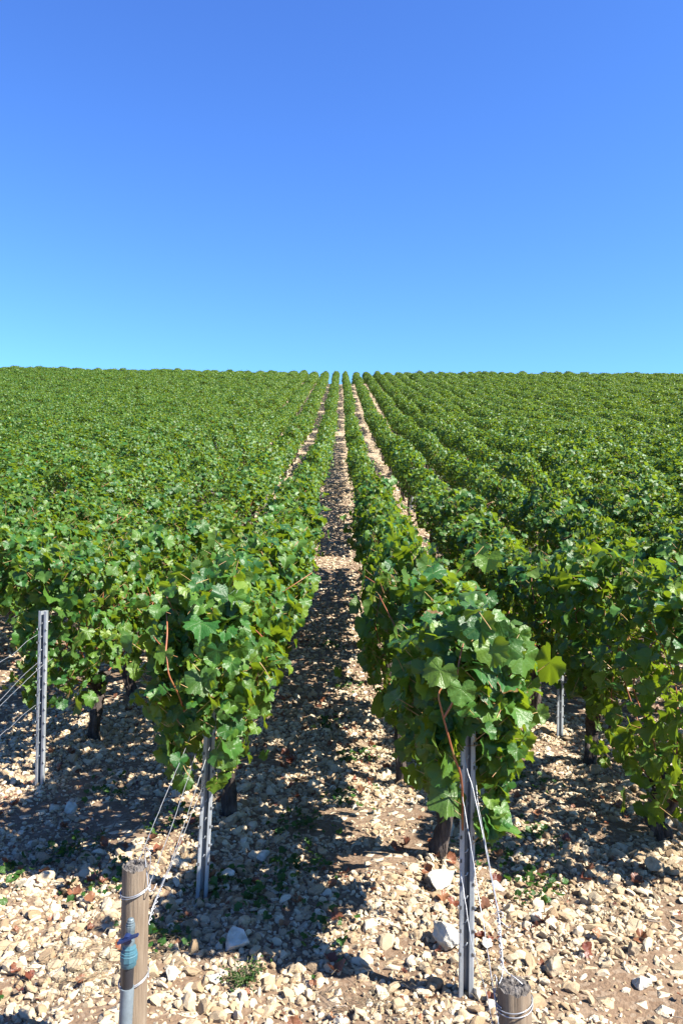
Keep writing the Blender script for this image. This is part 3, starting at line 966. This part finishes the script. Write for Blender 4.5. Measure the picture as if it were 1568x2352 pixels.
steel_post((89 - 784) * d / FPX, d, 'leftmost steel post with bare top and wires on its left', (0.024, 0.0), -0.25, w=1.1, pm=short)
d = 4.9
steel_post((1286 - 784) * d / FPX, d, 'steel post half hidden under leaves in the second row right of the path', (0.01, 0), 0.2)
for r in (-4, -3, -2, -1, 1, 2, 3, 4):
    y = 9.5 + (abs(r) * 1.7) % 3
    k = 1
    while y < 30:
        x = ROW_X[r]
        if k <= 3:
            lab = '%s steel post up the slope inside %s' % (ord_word(k), rowname(r))
            steel_post(x + .02, y, lab, (rgv.normal(0, .01), 0), rgv.normal(0, .3), 'steel posts inside the rows')
        y += 5.8; k += 1

# ------------------------------------------------------------------ wooden anchor posts
def wooden_post(px, py, px2, d, r, label, wraps, seed):
    rg = np.random.default_rng(seed)
    top = PX(px, py, d); gz = z1(top[0], d)
    h = top[2] - gz
    lean = (px - px2) / (2352 - py)
    root = empty('wooden_post', (top[0] - lean * h, d, gz), label, 'post', 'wooden anchor posts')
    g = Geo()
    n = 40; kz = 26
    zs = np.linspace(-0.2, h, kz)
    cracks = [(rg.uniform(0, 6.28), rg.uniform(.02, .05), rg.uniform(.04, .12), rg.uniform(.1, .7)) for _ in range(6)]
    th = np.arange(n) * 2 * math.pi / n
    V = []
    topz = 0.004 * np.sin(2 * th + 1) + 0.002 * np.sin(9 * th) + 0.0012 * rg.normal(size=n)
    for i, z in enumerate(zs):
        q = z / h
        rr = r * (1 + 0.03 * np.sin(2 * th + 1.3) + .02 * np.sin(3 * th + 3 * q))
        for (a, w, dep, q0) in cracks:
            dd = np.abs((th - a - .1 * math.sin(3 * q) + math.pi) % (2 * math.pi) - math.pi)
            rr = rr - r * dep * np.clip((q - q0) * 3, 0, 1) * np.exp(-(dd / (w * 1.3)) ** 2)
        zz = np.full(n, z) + (topz if i == kz - 1 else 0) - (.002 if i == kz - 1 else 0)
        V.append(np.column_stack([lean * z + rr * np.cos(th), rr * np.sin(th), zz]))
    # rounded worn rim, then rough end grain in its own material
    v = np.concatenate(V); f = []
    for i in range(kz - 1):
        for j in range(n):
            j2 = (j + 1) % n
            f += [(i*n+j, i*n+j2, (i+1)*n+j2), (i*n+j, (i+1)*n+j2, (i+1)*n+j)]
    g.add(v, f, 0)
    link('shaft', g.mesh('shaft', [M_WOOD]), root)
    g = Geo(); rings = [V[-1]]
    c = np.array([lean * h, 0, h + .002])
    for q in (0.88, 0.7, 0.45, 0.2):
        p = c + (V[-1] - c) * q; p[:, 2] = h + .006 * (q < .8) + .002 * rg.normal(size=n) - (0.006 if q < 0.3 else 0)
        rings.append(p)
    v = np.concatenate(rings + [c[None] - [0, 0, .004]]); f = []
    for i in range(len(rings) - 1):
        for j in range(n):
            j2 = (j + 1) % n
            f += [(i*n+j, i*n+j2, (i+1)*n+j2), (i*n+j, (i+1)*n+j2, (i+1)*n+j)]
    k = len(rings) * n
    for j in range(n): f.append((k - n + j, k - n + (j + 1) % n, k))
    g.add(v, f, 0)
    link('sawn_top', g.mesh('sawn_top', [M_WOODTOP], smooth=False), root)
    for (zw, turns, slant) in wraps:        # wire turns round the shaft
        g = Geo()
        t = np.linspace(0, turns * 2 * math.pi, int(turns * 40))
        zz = h + zw + slant * np.cos(t - .6) + 0.0022 * t / 3 + .0035 * np.sin(t * .37 + seed)
        pts = np.column_stack([lean * zz + (r * 1.06 + .0022) * np.cos(t), (r * 1.06 + .0022) * np.sin(t), zz])
        tube(g, pts, 0.0014, 6)
        link('wire_wrap', g.mesh('wire_wrap', [M_WIRE]), root)
    return root, top, lean
WL, WLtop, lean_l = wooden_post(312, 1988, 305, 1.97, 0.0325, 'tall weathered wooden post with wire turns at the bottom left', [(-0.066, 3.4, 0.010), (-0.29, 3.0, 0.012)], 5)
WR, WRtop, lean_r = wooden_post(1179, 2264, 1181, 1.80, 0.0375, 'short cracked wooden post cut off by the bottom edge', [(-0.045, 2.6, 0.006)], 9)

# ------------------------------------------------------------------ water riser with valve, strapped to the left post
def riser():
    d = 1.905
    base = PX(288, 2352, d); top = PX(300.5, 2110, d)
    gz = z1(base[0], d)
    dirv = (top - base) / np.linalg.norm(top - base)
    foot = base + dirv * ((gz - base[2]) / dirv[2])
    root = empty('water_pipe', tuple(foot), 'grey water pipe with blue tap standing against the tall wooden post', 'pipe')
    def at(py): # along-axis height above foot for a photo row
        z = CAM_Z - (py - 1176) * d / FPX
        return (z - foot[2])
    ux = dirv[0] / dirv[2]
    def ax(z): return np.array([ux * z, 0, z])
    def lathe(name, prof, m, n=28, parent=root):
        g = Geo(); pts = [ax(z) for z, _ in prof]
        th = np.arange(n) * 2 * math.pi / n; V = []
        for (z, r) in prof:
            V.append(ax(z) + np.column_stack([r * np.cos(th), r * np.sin(th), np.zeros(n)]))
        v = np.concatenate(V + [ax(prof[0][0])[None], ax(prof[-1][0])[None]]); f = []; k = len(prof)
        for i in range(k - 1):
            for j in range(n):
                j2 = (j + 1) % n
                f += [(i*n+j, i*n+j2, (i+1)*n+j2), (i*n+j, (i+1)*n+j2, (i+1)*n+j)]
        for j in range(n):
            f += [(k*n, (j+1) % n, j), (k*n+1, (k-1)*n+j, (k-1)*n+(j+1) % n)]
        g.add(v, f)
        o = link(name, g.mesh(name, [m]), parent)
        md = o.modifiers.new('edges', 'EDGE_SPLIT'); md.split_angle = rad(35)
        return o
    r = 0.0165
    lathe('pipe', [(-0.1, r), (at(2268), r), ], M_PIPE)
    lathe('rubber_coupling', [(at(2270), r * .80), (at(2270) + .002, r * .84), (at(2218), r * .84)], M_BLACK)
    lathe('fitting', [(at(2220), r * 1.02), (at(2216), r * 1.16), (at(2206), r * 1.18), (at(2205), r * 1.30), (at(2192), r * 1.30), (at(2191), r * 1.20), (at(2186), r * 1.20),
                      (at(2185.5), r * 1.06), (at(2182.5), r * 1.06), (at(2182), r * .98), (at(2179), r * .98), (at(2178.5), r * 1.03), (at(2176), r * 1.03), (at(2175.5), r * .85), (at(2170), r * .8)], M_BLUEF, 10)
    v = lathe('valve_body', [(at(2172), r * .72), (at(2160), r * .76), (at(2156), r * .66), (at(2138), r * .66), (at(2134), r * .72), (at(2126), r * .72), (at(2125.5), r * .58), (at(2124), r * .58), (at(2123.5), r * .66), (at(2122), r * .66), (at(2121.5), r * .5), (at(2119), r * .5), (at(2118.5), r * .56), (at(2116), r * .56), (at(2115.5), r * .46), (at(2112), r * .46), (at(2110), r * .3)], M_VALVE, 10)
    g = Geo()
    zc = at(2146)
    p = ax(zc)
    # flat lever handle with a boss, tilted up to the right
    tube(g, [p + [-.002, -.024, -.004], p + [-.002, -.008, -.002]], [.011, .010], 12)
    a, b = p + np.array([-.022, -.022, -.008]), p + np.array([.026, -.024, .011])
    n_ = np.array([-.35, 0, .94]); w = np.array([0, .010, 0])
    box = []
    for e in (a, b):
        for s1 in (-1, 1):
            for s2 in (-1, 1): box.append(e + w * s1 * (1.0 if e is a else .6) + n_ * .0022 * s2)
    f = [(0, 1, 3), (0, 3, 2), (4, 6, 7), (4, 7, 5), (0, 4, 5), (0, 5, 1), (2, 3, 7), (2, 7, 6), (0, 2, 6), (0, 6, 4), (1, 5, 7), (1, 7, 3)]
    g.add(box, f)
    link('lever', g.mesh('lever', [M_LEVER], smooth=False), root)
riser()

# ------------------------------------------------------------------ wires
def wire(name, pts, label, r=0.0012, n=None, twist=None, group='trellis wires'):
    g = Geo()
    pts = [np.array(p, float) for p in pts]
    pp = smooth_path(pts, n or len(pts) * 9)
    rg = np.random.default_rng(len(label) * 3 + 1)
    pp[1:-1] += rg.normal(0, .0003, (len(pp) - 2, 3))
    base = pp[0].copy()
    tube(g, pp - base, r, 6)
    if twist:
        for (a, b, turns, amp) in twist:
            k = 60; t = np.linspace(0, 1, k)
            A, B = np.array(a, float), np.array(b, float)
            q = A + (B - A) * t[:, None] + amp * np.column_stack([np.cos(t * turns * 6.28), np.sin(t * turns * 6.28), 0 * t])
            tube(g, q - base, r, 5)
    o = link(name, g.mesh(name, [M_WIRE]))
    o.location = base
    return tag(o, label, 'wire', group)
# left of the path, from the steel post down to the tall wooden post
wire('trellis_wire', [PX(437, 1690, 2.86), PX(425, 1722, 2.8), PX(370, 1852, 2.4), PX(326, 1960, 2.03), PX(318, 1978, 1.99)],
     'leftmost of the slack wires running down to the tall wooden post')
wire('trellis_wire', [PX(448, 1735, 2.86), PX(443, 1752, 2.8), PX(400, 1882, 2.4), PX(370, 1962, 2.15), PX(347, 2022, 2.0), PX(340, 2030, 1.99)],
     'second wire from the left running down to the tall wooden post')
wire('trellis_wire', [PX(482, 1715, 2.86), PX(445, 1827, 2.65), PX(405, 1947, 2.3), PX(370, 2037, 2.07), PX(352, 2080, 2.0), PX(340, 2125, 1.97)],
     'third slack wire, twisted, running down to the tall wooden post',
     twist=[(PX(372, 2035, 2.08), PX(342, 2125, 1.975), 7, .003)])
wire('trellis_wire', [PX(474, 1792, 2.87), PX(451, 1842, 2.7), PX(400, 1972, 2.26), PX(366, 2050, 2.06), PX(343, 2112, 1.98), PX(333, 2180, 1.99), PX(320, 2240, 2.0)],
     'lowest slack wire passing closest to the left path post')
wire('trellis_wire', [PX(338, 2010, 1.96), PX(345, 1990, 1.95), PX(343, 1958, 1.955), PX(333, 1955, 1.97), PX(341, 2040, 1.945), PX(352, 2045, 1.94), PX(360, 2030, 1.95)],
     'curled loose wire end behind the top of the tall wooden post', n=40)
# right of the path, from the steel post down to the short wooden post
wire('trellis_wire', [PX(1063, 1700, 2.255), PX(1068, 1752, 2.245), PX(1086, 1815, 2.2), PX(1109, 1922, 2.1), PX(1127, 2015, 2.0), PX(1142, 2092, 1.92), PX(1146, 2130, 1.9), PX(1154, 2227, 1.83), PX(1146, 2262, 1.80)],
     'upper wire at right running down to a twist above the short wooden post',
     twist=[(PX(1144, 2110, 1.90), PX(1153, 2225, 1.83), 8, .0035)])
wire('trellis_wire', [PX(1092, 1790, 2.25), PX(1098, 1850, 2.2), PX(1113, 1930, 2.09), PX(1132, 2030, 1.97), PX(1146, 2110, 1.89), PX(1152, 2170, 1.86), PX(1157, 2225, 1.82), PX(1180, 2245, 1.80), PX(1200, 2262, 1.79)],
     'rightmost wire at right, ending across the short wooden post top', r=.0012)
wire('trellis_wire', [PX(1057, 1802, 2.25), PX(1070, 1880, 2.2), PX(1084, 1962, 2.12), PX(1099, 2060, 2.03), PX(1112, 2137, 1.97), PX(1129, 2252, 1.85), PX(1141, 2330, 1.78), PX(1150, 2390, 1.76)],
     'thin wire crossing the right steel post from upper left', r=.0011)
wire('trellis_wire', [PX(1057, 2000, 2.25), PX(1068, 2070, 2.2), PX(1084, 2172, 2.1), PX(1114, 2272, 1.95), PX(1130, 2352, 1.84), PX(1138, 2400, 1.8)],
     'lowest thin wire crossing the foot of the right steel post', r=.0011)
wire('trellis_wire', [PX(1136, 2101, 1.9), PX(1142, 2094, 1.9), PX(1152, 2096, 1.895), PX(1155, 2106, 1.89), PX(1146, 2112, 1.89), PX(1138, 2106, 1.9), PX(1150, 2118, 1.89), PX(1168, 2132, 1.88), PX(1172, 2126, 1.88)],
     'small tangled knot of wire above the short wooden post', n=70, r=.0012)
wire('trellis_wire', [PX(1128, 2262, 1.84), PX(1134, 2240, 1.83), PX(1140, 2252, 1.82), PX(1136, 2290, 1.80), PX(1146, 2330, 1.79), PX(1140, 2360, 1.79)],
     'loose wire tail hanging left of the short wooden post', n=50, r=.0011)
# left edge
wire('trellis_wire', [PX(86, 1458, 4.0), PX(60, 1475, 3.9), PX(30, 1503, 3.75), PX(-10, 1528, 3.55), PX(-160, 1640, 2.9)], 'top wire leaving the left edge from the leftmost steel post')
wire('trellis_wire', [PX(86, 1523, 4.0), PX(50, 1555, 3.8), PX(0, 1609, 3.5), PX(-180, 1790, 2.9)], 'middle wire leaving the left edge from the leftmost steel post')
wire('trellis_wire', [PX(121, 1513, 4.12), PX(96, 1530, 3.97), PX(45, 1578, 3.75), PX(0, 1622, 3.5), PX(-190, 1810, 2.88)], 'wire crossing the front of the leftmost steel post')
wire('trellis_wire', [PX(82, 1620, 4.0), PX(52, 1643, 3.85), PX(20, 1675, 3.65), PX(0, 1690, 3.5), PX(-200, 1880, 2.9)], 'lowest wire leaving the left edge from the leftmost steel post')
# wires along the rows
for r in (-3, -2, -1, 1, 2, 3):
    x = ROW_X[r]; y0 = {1: 2.28, -1: 2.9, -2: 4.02, -3: 5.1}.get(r, 2.8)
    for h, nm in ((0.52, 'lower'), (0.86, 'upper')):
        pts = []
        y = y0
        while y < 30:
            pts.append((x + rgv.normal(0, .006), y, float(zg(np.array(x), np.array(y), False)) + h)); y += 1.9
        wire('trellis_wire', pts, '%s wire strung through the leaves of %s' % (nm, rowname(r)), r=.0012, n=len(pts) * 3)

# ------------------------------------------------------------------ litter and weeds
def litter():
    rg = np.random.default_rng(31)
    # fallen leaves
    p = frustum_pts(rg, 1100, 1.6, 7.5, 0.3)
    w = vnoise(p[:, 0] * 1.8, p[:, 1] * 1.8, 44)
    p = p[w + rg.normal(0, .1, len(p)) > .42]
    n = len(p)
    sz = rg.uniform(.010, .032, n)
    pos = np.column_stack([p, zg(p[:, 0], p[:, 1]) + .016])
    nrm = np.column_stack([rg.normal(0, .5, n), rg.normal(0, .5, n), np.ones(n)])
    tip = rg.normal(size=(n, 3))
    tl = []
    for v, f, uv in T_HI:
        v = v.copy(); v[:, 2] = v[:, 2] * 1.3 + .45 * np.hypot(v[:, 0], v[:, 1]) ** 2; tl.append((v, f, uv))
    g = Geo(); put_leaves(g, rg, pos, nrm, tip, sz, tl, 0, rg.random(n) ** 2)
    p = frustum_pts(rg, 4200, 1.5, 9, 0.3)
    w = vnoise(p[:, 0] * 2.5 + 9, p[:, 1] * 2.5, 45)
    p = p[w + rg.normal(0, .12, len(p)) > .5]
    n = len(p)
    nrm = np.column_stack([rg.normal(0, .6, n), rg.normal(0, .6, n), np.ones(n)])
    put_leaves(g, rg, np.column_stack([p, zg(p[:, 0], p[:, 1]) + .011]), nrm, rg.normal(size=(n, 3)), rg.uniform(.004, .013, n), T_LO, 0, rg.random(n) ** 2)
    tag(link('fallen_leaves', g.mesh('fallen_leaves', [M_DEAD])), 'curled red brown leaves fallen among the stones', 'fallen leaves', kind='stuff')
    # creeping weeds
    centres = [(-1.15, 3.3), (-.9, 3.0), (-1.2, 4.0), (-.75, 3.55), (-.3, 2.85), (-.15, 3.1), (-.2, 3.5), (.0, 3.9), (-.45, 3.0), (.75, 3.0), (.85, 3.4), (.6, 3.25),
               (-.05, 2.65), (.1, 4.6), (-.1, 5.2), (-.6, 2.6), (1.0, 4.1), (-1.3, 3.0), (.05, 6.1), (-.12, 7.2), (-1.0, 5.2)]
    P, Nn, S = [], [], []
    for (cx, cy) in centres:
        for _ in range(rg.integers(30, 60)):
            P.append((cx + rg.normal(0, .065), cy + rg.normal(0, .085))); S.append(rg.uniform(.008, .022))
    for q in frustum_pts(rg, 60, 1.8, 8, .2): P.append(tuple(q)); S.append(rg.uniform(.006, .015))
    P = np.array(P); S = np.array(S); n = len(P)
    pos = np.column_stack([P, zg(P[:, 0], P[:, 1]) + rg.uniform(.014, .035, n)])
    nrm = np.column_stack([rg.normal(0, .4, n), rg.normal(0, .4, n), np.ones(n)])
    g = Geo(); put_leaves(g, rg, pos, nrm, rg.normal(size=(n, 3)), S, T_LO, 0, rg.random(n) ** 2 * .7)
    for q, s in zip(pos, S): tube(g, [q, q + [rg.normal(0, .008), rg.normal(0, .008), -.03]], .0007, 3, 0, cap=False)
    tag(link('weeds', g.mesh('weeds', [M_WEED])), 'small green creeping weeds growing between the stones', 'weeds', kind='stuff')
    # twigs
    g = Geo()
    for q in frustum_pts(rg, 150, 1.7, 6, .2):
        a = rg.uniform(0, 6.28); l = rg.uniform(.03, .13)
        pts = []
        for t in np.linspace(-.5, .5, 5):
            x, y = q[0] + math.cos(a) * l * t + rg.normal(0, .003), q[1] + math.sin(a) * l * t + rg.normal(0, .003)
            pts.append((x, y, z1(x, y) + .018 + rg.normal(0, .003)))
        tube(g, pts, np.linspace(.0028, .0013, 5) * rg.uniform(.6, 1.3), 5)
    tag(link('twigs', g.mesh('twigs', [M_TWIG])), 'dry broken twigs lying on the gravel', 'twigs', kind='stuff')
    # dry grass litter
    g = Geo()
    for (cx, cy, s) in ((-.78, 2.42, .08), (-.74, 2.36, .07), (-.6, 2.5, .07), (.95, 2.75, .10), (1.2, 3.2, .12), (-.55, 2.65, .1), (-1.05, 2.5, .1), (-1.15, 2.2, .08), (.1, 2.25, .07), (.45, 2.35, .07)):
        for _ in range(90):
            x, y = cx + rg.normal(0, s), cy + rg.normal(0, s); a = rg.uniform(0, 6.28); l = rg.uniform(.02, .06)
            z = z1(x, y) + rg.uniform(.008, .028)
            tube(g, [(x, y, z), (x + math.cos(a) * l * .5, y + math.sin(a) * l * .5, z + rg.uniform(0, .012)), (x + math.cos(a) * l, y + math.sin(a) * l, z + rg.uniform(-.01, .012))], [.0009, .0008, .0004], 3, cap=False)
    tag(link('dry_grass', g.mesh('dry_grass', [M_DRY])), 'matted dry grass litter between the stones', 'dry grass', kind='stuff')
litter()

def low_weed(px, py, label, seed, s=0.075, n=60):
    """small bushy plant of thin stems with narrow leaflets"""
    rg = np.random.default_rng(seed)
    d = ground_d(py); x = (px - 784) * d / FPX
    root = empty('weed_plant', (x, d, z1(x, d)), label, 'plant')
    g, lf = Geo(), Geo()
    P, Nn, S, T = [], [], [], []
    for _ in range(n):
        a = rg.uniform(0, 6.28); l = s * rg.uniform(.4, 1.1)
        e = np.array([math.cos(a) * l, math.sin(a) * l, l * rg.uniform(.15, .8) + .01])
        pts = smooth_path([(0, 0, 0), e * .5 + [0, 0, .01], e], 5)
        tube(g, pts, [.001, .001, .0008, .0007, .0005], 3, cap=False)
        for q in pts[1:]:
            for _ in range(2):
                P.append(q); Nn.append(rg.normal(0, .5, 3) + [0, 0, .8]); S.append(rg.uniform(.003, .006)); T.append(rg.normal(size=3))
    put_leaves(lf, rg, np.array(P), np.array(Nn), np.array(T), np.array(S), T_LO, 0, np.full(len(P), .35))
    link('stems', g.mesh('stems', [M_DRY]), root); link('foliage', lf.mesh('foliage', [M_WEED]), root)
low_weed(563, 2268, 'small grey green bushy weed on bare soil at the bottom', 4)
